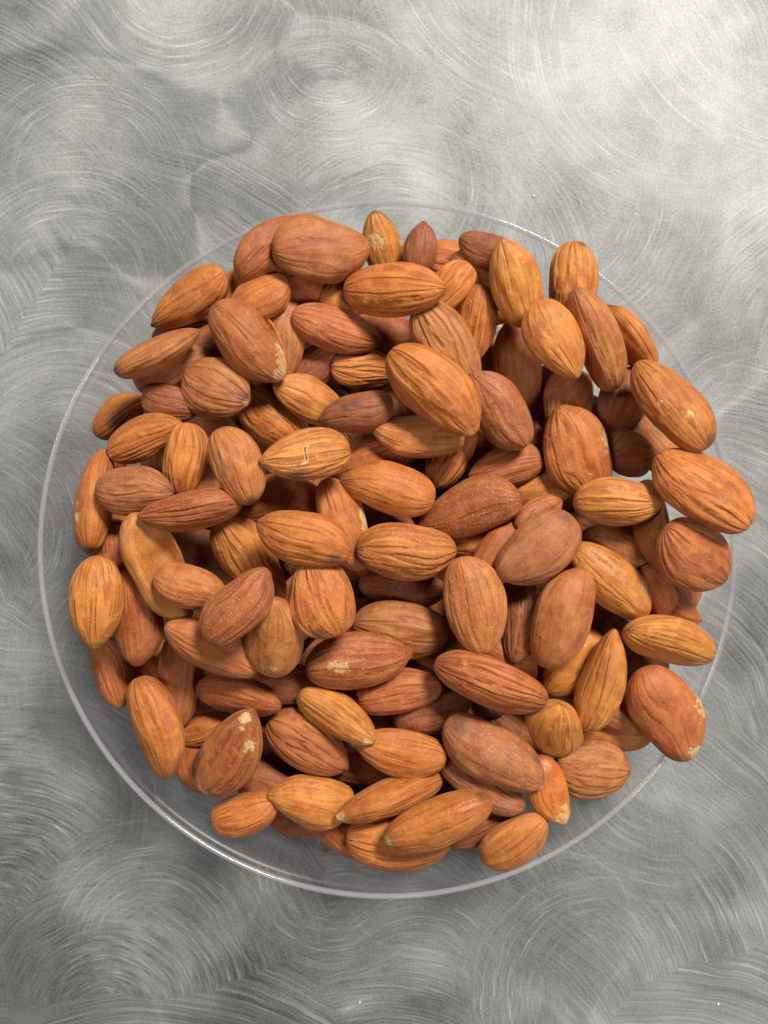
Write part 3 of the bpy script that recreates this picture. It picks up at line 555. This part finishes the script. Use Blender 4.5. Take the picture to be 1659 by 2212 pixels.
 ((0.05474, -0.01647, 0.03222), (0.01244, 0.00644, 0.00464), (2.375, 0, 0), 'Y', 0.3, 'bright yellow orange almond slanting down to the right, right of centre', {'gloss': 0.8, 'chip': [(0.25, 0.9, 0.08)]}),
 ((0.00171, -0.07028, 0.02872), (0.01408, 0.00727, 0.00466), (-2.867, 0.3, -1.292), 'O', 0.4, 'slim orange almond with a split pointing left, near the bottom', {'chip': [(0.97, 1.49, 0.07)]}),
 ((0.01515, 0.03974, 0.03404), (0.01196, 0.00721, 0.00497), (-0.972, -0.15, 0), 'B', 0.95, 'brown striped almond leaning behind the large striped one', {}),
 ((0.0083, 0.01876, 0.02936), (0.01182, 0.00631, 0.00467), (3.073, 0.15, 0.626), 'T', 0.3, 'smooth tan almond pointing left, above the centre', {}),
 ((0.02794, 0.02454, 0.03311), (0.01127, 0.00669, 0.00452), (2.268, 0.3, 0), 'P', 0.5, 'dusty purple brown almond right of the large striped one', {'salt': 1}),
 ((0.07369, 0.00501, 0.04165), (0.01285, 0.00863, 0.00534), (2.439, -0.15, 0.3), 'O', 1, 'biggest striped almond, hanging out over the right rim', {'tp': 0.46}),
 ((-0.01484, 0.0621, 0.03658), (0.01179, 0.00778, 0.00473), (0.127, -0.3, 0), 'B', 0.25, 'broad dusty brown almond, widest at the top edge of the heap', {}),
 ((0.03118, 0.05384, 0.03711), (0.01038, 0.00612, 0.00416), (1.896, 0.3, 0), 'Y', 0.4, 'smooth light orange almond with its tip over the dark red one', {'gloss': 0.6}),
 ((0.04801, 0.01516, 0.02667), (0.0114, 0.00836, 0.00479), (2.01, 0, 0), 'O', 0.7, 'broad orange almond with pale yellow scrape along its right edge', {'chip': [(0.45, 1.35, 0.17), (0.6, 1.5, 0.1)]}),
 ((0.03632, -0.00893, 0.03762), (0.01124, 0.00751, 0.00472), (-2.473, 0, 0), 'P', 0.3, 'dusty purple brown almond with grey spot on its upper end', {'dark': [(0.1, 0.45, 0.12)]}),
 ((0.0427, -0.02552, 0.03494), (0.01269, 0.00757, 0.00527), (1.23, 0.15, 0.3), 'T', 0.2, 'smooth tan teardrop almond, tip up, right of centre', {}),
 ((0.00421, -0.05904, 0.02928), (0.01122, 0.00586, 0.00422), (2.989, 0, 0), 'O', 0.5, 'plump orange almond with dark lower side, lower centre', {}),
 ((0.02162, -0.02189, 0.03668), (0.01182, 0.00744, 0.00496), (-1.299, 0, 0), 'T', 0.4, 'dusty tan almond with tip down, just right of centre', {'salt': 1}),
 ((-0.01763, -0.00574, 0.04865), (0.01088, 0.00605, 0.00435), (2.815, 0, 0), 'O', 0.6, 'orange almond with dark smudge on lower right, left of centre', {'dark': [(0.13, -0.7, 0.12)]}),
 ((-0.00656, 0.02398, 0.03218), (0.00915, 0.00504, 0.00363), (-2.843, 0, 0), 'D', 0.5, 'dark blotched almond with black streaks, upper middle', {'dark': [(0.05, 0, 0.17), (0.5, 0.4, 0.13), (0.65, 0.25, 0.09)]}),
 ((-0.0434, 0.00042, 0.04486), (0.01157, 0.00597, 0.00442), (-2.97, 0.3, -1.112), 'R', 0.9, 'slim striped almond pointing left over the hollow one', {}),
 ((-0.04275, -0.01661, 0.04861), (0.00864, 0.00513, 0.00363), (-0.339, 0, 0), 'T', 0.2, 'smooth grey tan almond lying on the hollow curled one', {}),
 ((0.00218, 0.05239, 0.03724), (0.01231, 0.00666, 0.00479), (-0.074, 0.3, 0), 'O', 0.9, 'large striped orange brown almond lying across the upper middle', {}),
 ((0.001, 0.00581, 0.03289), (0.0116, 0.00653, 0.0047), (2.928, 0, 0), 'O', 0.35, 'orange almond pointing left, bare of marks, just above the centre', {}),
 ((-0.03307, 0.01066, 0.04523), (0.0093, 0.00616, 0.00391), (-1.117, 0, 0), 'T', 0.5, 'tan speckled almond, tip lower right, left of the cracked one', {'dark': [(0.97, 0, 0.1)]}),
 ((0.06964, -0.03129, 0.03208), (0.01324, 0.00683, 0.00506), (-0.278, -0.3, 0.761), 'Y', 0.6, 'light orange almond with pale nib pointing at the right rim', {'chip': [(0.985, -0.76, 0.05)]}),
 ((0.02555, -0.04055, 0.03596), (0.01401, 0.00756, 0.0056), (2.798, 0, -0.912), 'R', 1, 'large deeply striped red brown almond pointing left, lower centre right', {'dark': [(0.08, 0.01, 0.1)]}),
 ((0.01323, -0.07356, 0.03526), (0.01336, 0.00722, 0.00535), (-2.761, 0, -0.879), 'O', 0.4, 'long orange almond with pale nib pointing to lower left, near bottom', {'chip': [(0.985, 0.88, 0.07)], 'dark': [(0.08, 1.68, 0.1)], 'gloss': 0.7}),
 ((-0.01176, 0.04433, 0.03143), (0.0112, 0.00551, 0.00397), (-0.255, -0.3, 0), 'R', 0.5, 'plump reddish almond pointing right, upper left of centre', {}),
 ((-0.01787, 0.01286, 0.04358), (0.01042, 0.00591, 0.00418), (-2.971, 0.3, 0), 'Y', 0.9, 'pale striped almond with an open crack across its face', {'crack': [(0.55, 0, 0.25)], 'dark': [(0.62, -1.0, 0.18)], 'salt': 1}),
 ((-0.03986, 0.02936, 0.03582), (0.00841, 0.0077, 0.00353), (-0.446, 0, 0), 'B', 0.6, 'round dusty brown almond with glint painted on its dark right end, upper left', {'dark': [(0.94, -0.3, 0.14)], 'chip': [(0.985, 0.2, 0.05)]}),  # pale dot at the tip is a painted glint
 ((-0.03687, -0.05801, 0.03307), (0.01328, 0.00725, 0.00522), (1.005, 0.3, 0), 'R', 1, 'deep grooved almond with cream chips at both ends, lower left', {'chip': [(0.75, 0.55, 0.07), (0.04, -0.5, 0.11), (0.95, -0.3, 0.06), (0.86, -0.1, 0.03)]}),
 ((0.0513, 0.04151, 0.03353), (0.01321, 0.00682, 0.00505), (2.003, 0.3, 1.104), 'T', 0.7, 'long tan almond with two grooves, tip up, near the right rim', {}),
 ((0.02638, -0.05848, 0.03226), (0.01367, 0.00728, 0.00524), (-0.579, 0.15, 0), 'P', 0.15, 'dusty brown almond with grey bruise at its upper left, salt on it', {'dark': [(0.11, -0.35, 0.13), (0.85, -1.2, 0.1)], 'salt': 1, 'chip': [(0.99, 0, 0.03)]}),
 ((0.00504, -0.00931, 0.03424), (0.012, 0.00726, 0.00498), (-0.019, -0.15, 0), 'O', 1, 'striped orange almond lying flat at the very centre, tip right', {'salt': 1}),
 ((-0.03191, 0.0399, 0.03795), (0.01144, 0.00641, 0.00462), (-0.833, -0.15, 0), 'R', 0.4, 'split almond with lifted skin and bare cream edge, upper left', {'chip': [(0.9, -1.0, 0.14), (0.75, -1.45, 0.11), (0.97, 0, 0.1)], 'flap': 1}),
 ((0.04016, 0.04043, 0.03801), (0.00996, 0.00641, 0.00419), (-1.107, 0, 0), 'Y', 0.4, 'egg shaped smooth orange almond with its tip down, upper right', {}),
 ((-0.00642, -0.03587, 0.03276), (0.01277, 0.00726, 0.00523), (0.133, -0.15, 0.3), 'R', 0.6, 'reddish almond with a cream chip and pointed right end, lower centre', {'chip': [(0.32, -0.15, 0.075), (0.24, -0.3, 0.045)], 'salt': 1}),
 ((0.01195, 0.02886, 0.03902), (0.0137, 0.00746, 0.00537), (-0.735, 0, 0), 'O', 0.9, 'large striped orange almond, tip lower right, upper middle', {'chip': [(0.97, 0.9, 0.06)]}),
 ((-0.032, -0.02087, 0.05158), (0.01009, 0.00585, 0.00421), (0.877, 0, 0), 'R', 0.7, 'reddish orange almond, tip up right, over the grey tan one', {'salt': 1}),
 ((-0.01148, -0.04939, 0.03145), (0.0107, 0.00578, 0.00428), (-0.541, 0, 0.875), 'Y', 0.4, 'yellowish almond lying on edge with a dark seam, lower centre', {'seam': 1, 'chip': [(0.93, -0.57, 0.07)]}),
 ((0.06718, 0.02523, 0.03873), (0.01324, 0.00671, 0.00483), (2.13, -0.3, 0), 'O', 0.6, "orange almond with small pale scars and dark lower end at the two o'clock rim", {'chip': [(0.3, 0, 0.05), (0.52, -0.5, 0.028)], 'dark': [(0.03, 0.6, 0.12)]}),
 ((0.05511, 0.00252, 0.03669), (0.01018, 0.00591, 0.00423), (0.011, 0.15, 0), 'Y', 1, 'light orange striped almond pointing right with dark lower left corner', {'dark': [(0.06, 1.3, 0.15)]}),
 ((0.05779, -0.00646, 0.00999), (0.01109, 0.00633, 0.00466), (5.757, -0.216, -0.08), 'D', 0.5, 'buried dark almond in gap at two thirty, halfway out', {}),  # gap fillers from here lean to dark tones, painting deeper shade into gaps
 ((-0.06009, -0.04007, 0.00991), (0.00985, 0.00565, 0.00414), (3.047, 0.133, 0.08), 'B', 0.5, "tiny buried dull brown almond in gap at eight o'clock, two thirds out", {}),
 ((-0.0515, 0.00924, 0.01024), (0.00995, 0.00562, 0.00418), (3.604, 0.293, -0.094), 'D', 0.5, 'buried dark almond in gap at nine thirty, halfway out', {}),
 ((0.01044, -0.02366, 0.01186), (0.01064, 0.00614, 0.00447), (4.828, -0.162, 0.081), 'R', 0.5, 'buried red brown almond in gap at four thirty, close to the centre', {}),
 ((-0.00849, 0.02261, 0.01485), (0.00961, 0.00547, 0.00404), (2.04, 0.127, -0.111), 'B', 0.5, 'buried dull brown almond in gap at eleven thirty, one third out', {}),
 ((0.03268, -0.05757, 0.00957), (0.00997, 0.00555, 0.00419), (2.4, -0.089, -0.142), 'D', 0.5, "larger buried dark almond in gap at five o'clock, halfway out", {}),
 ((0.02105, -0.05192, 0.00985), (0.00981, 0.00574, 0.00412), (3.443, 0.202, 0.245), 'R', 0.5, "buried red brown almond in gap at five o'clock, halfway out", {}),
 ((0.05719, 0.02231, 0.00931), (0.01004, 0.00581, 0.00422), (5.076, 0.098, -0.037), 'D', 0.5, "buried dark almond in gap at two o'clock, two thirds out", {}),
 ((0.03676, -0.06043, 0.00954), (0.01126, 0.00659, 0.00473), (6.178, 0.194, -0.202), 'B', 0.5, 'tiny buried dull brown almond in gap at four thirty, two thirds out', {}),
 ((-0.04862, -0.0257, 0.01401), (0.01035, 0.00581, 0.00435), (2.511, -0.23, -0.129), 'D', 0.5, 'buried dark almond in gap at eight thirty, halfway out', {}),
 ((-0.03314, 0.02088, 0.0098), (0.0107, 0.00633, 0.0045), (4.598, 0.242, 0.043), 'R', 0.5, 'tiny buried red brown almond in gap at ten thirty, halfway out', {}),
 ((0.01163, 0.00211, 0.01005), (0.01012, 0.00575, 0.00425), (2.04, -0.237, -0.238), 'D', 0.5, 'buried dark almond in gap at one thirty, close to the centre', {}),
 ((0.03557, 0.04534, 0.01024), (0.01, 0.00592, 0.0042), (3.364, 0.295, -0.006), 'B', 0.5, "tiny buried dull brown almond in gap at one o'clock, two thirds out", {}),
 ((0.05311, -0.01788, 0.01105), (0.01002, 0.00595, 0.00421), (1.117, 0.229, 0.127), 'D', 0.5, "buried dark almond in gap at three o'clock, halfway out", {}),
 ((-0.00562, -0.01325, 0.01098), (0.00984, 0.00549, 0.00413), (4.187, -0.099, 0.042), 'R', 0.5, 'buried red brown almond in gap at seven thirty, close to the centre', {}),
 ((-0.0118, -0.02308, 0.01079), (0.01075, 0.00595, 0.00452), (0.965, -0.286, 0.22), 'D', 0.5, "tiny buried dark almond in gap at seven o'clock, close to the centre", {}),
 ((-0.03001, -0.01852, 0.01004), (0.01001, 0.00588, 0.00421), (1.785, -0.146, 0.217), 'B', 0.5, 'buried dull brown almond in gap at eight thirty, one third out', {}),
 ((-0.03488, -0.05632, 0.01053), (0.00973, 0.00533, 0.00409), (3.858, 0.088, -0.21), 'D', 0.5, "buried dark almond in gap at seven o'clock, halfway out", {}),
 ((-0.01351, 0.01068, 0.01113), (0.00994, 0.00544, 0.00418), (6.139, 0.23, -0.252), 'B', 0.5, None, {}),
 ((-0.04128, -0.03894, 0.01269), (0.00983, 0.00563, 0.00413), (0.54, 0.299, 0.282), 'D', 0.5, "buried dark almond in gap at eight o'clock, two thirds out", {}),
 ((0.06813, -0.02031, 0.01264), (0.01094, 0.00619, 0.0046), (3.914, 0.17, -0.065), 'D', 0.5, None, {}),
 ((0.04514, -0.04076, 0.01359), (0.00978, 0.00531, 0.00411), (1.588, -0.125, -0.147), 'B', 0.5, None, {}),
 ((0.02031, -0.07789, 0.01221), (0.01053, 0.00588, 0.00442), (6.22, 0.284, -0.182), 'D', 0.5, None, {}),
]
BURIED = "almond buried deep in the heap, only a shaded sliver showing between others"
rc = random.Random(3)
for i, (c, ax, rt, tone, vein, label, opt) in enumerate(ROWS):
    small = label is None or label.startswith('buried')
    me, V = almond_mesh(ax, 100 + i, opt, 26 if small else 46, 36 if small else 64)
    o = bpy.data.objects.new('almond', me); C.objects.link(o)
    o.location = c; o.rotation_euler = rot(*rt).to_euler()
    j = rc.uniform(0.90, 1.10); h = rc.uniform(0.95, 1.05)
    col = TONE[tone]
    o.color = (col[0] * j, col[1] * j * h, col[2] * j * h, 1)
    o['vein'] = float(vein); o['gloss'] = float(opt.get('gloss', 0)); o['salt'] = float(opt.get('salt', 0))
    o['label'] = label or BURIED; o['category'] = 'almond'
    o['group'] = 'almonds buried in the heap' if small else 'almonds heaped in the dish'
    if opt.get('flap'):
        # lifted strip of skin along the split edge
        nu1, nv1 = V.shape[0], V.shape[1]
        us = list(range(int(nu1 * .30), int(nu1 * .80))); vs = [(-14 + k) % nv1 for k in range(15)]
        vs = [int(nv1 * 0.80 + k) % nv1 for k in range(0, 9)]
        fv = []; ff = []
        for a_, u in enumerate(us):
            lift = math.sin(math.pi * a_ / (len(us) - 1))
            for b_, v in enumerate(vs):
                p = V[u, v]; k = 1.03 + 0.30 * lift * (b_ / (len(vs) - 1))
                fv.append((p[0], p[1] * k, p[2] * (1.02 + .16 * lift)))
        m = len(vs)
        for a_ in range(len(us) - 1):
            for b_ in range(m - 1): ff.append((a_ * m + b_, (a_ + 1) * m + b_, (a_ + 1) * m + b_ + 1, a_ * m + b_ + 1))
        fo = mesh_obj('skin_flap', fv, ff, MS, o)
        fo.color = (0.55, 0.20, 0.04, 1); fo['vein'] = 0.3; fo['gloss'] = 1.5; fo['salt'] = 0.0
        so = fo.modifiers.new('thick', 'SOLIDIFY'); so.thickness = 0.00025

# ------------------------------------------------------------------ salt crumbs on the table
N = NT('salt'); b = N.n('ShaderNodeBsdfPrincipled'); b.inputs['Base Color'].default_value = (0.75, 0.75, 0.73, 1)
b.inputs['Roughness'].default_value = 0.3; MSALT = N.out(b.outputs[0])
def crumb(px, py, size, label, seed):
    rg = random.Random(seed); x, y = tab(px, py)
    bm = [(sx * size * rg.uniform(.6, 1), sy * size * rg.uniform(.5, .9), (0.02 if sz < 0 else 1.3) * size * rg.uniform(.7, 1)) for sz in (-1, 1) for sy in (-1, 1) for sx in (-1, 1)]
    bm = [(a, b_, c if k > 3 else 0.00002) for k, (a, b_, c) in enumerate(bm)]
    o = mesh_obj('salt_crumb', bm, [(0, 2, 3, 1), (4, 5, 7, 6), (0, 1, 5, 4), (1, 3, 7, 5), (3, 2, 6, 7), (2, 0, 4, 6)], MSALT, smooth=False)
    o.location = (x, y, 0.00003); o.rotation_euler = (0, 0, rg.uniform(0, 3))
    o['label'] = label; o['category'] = 'salt crumb'; o['group'] = 'salt crumbs on the table'
crumb(1153, 424, 0.0003, "white salt crumb on the table above the dish, right of the top", 1)
crumb(777, 2164, 0.0003, "white salt crumb at the bottom edge of the table, left of centre", 2)
crumb(1551, 2167, 0.00033, "white salt crumb in the bottom right corner of the table", 3)
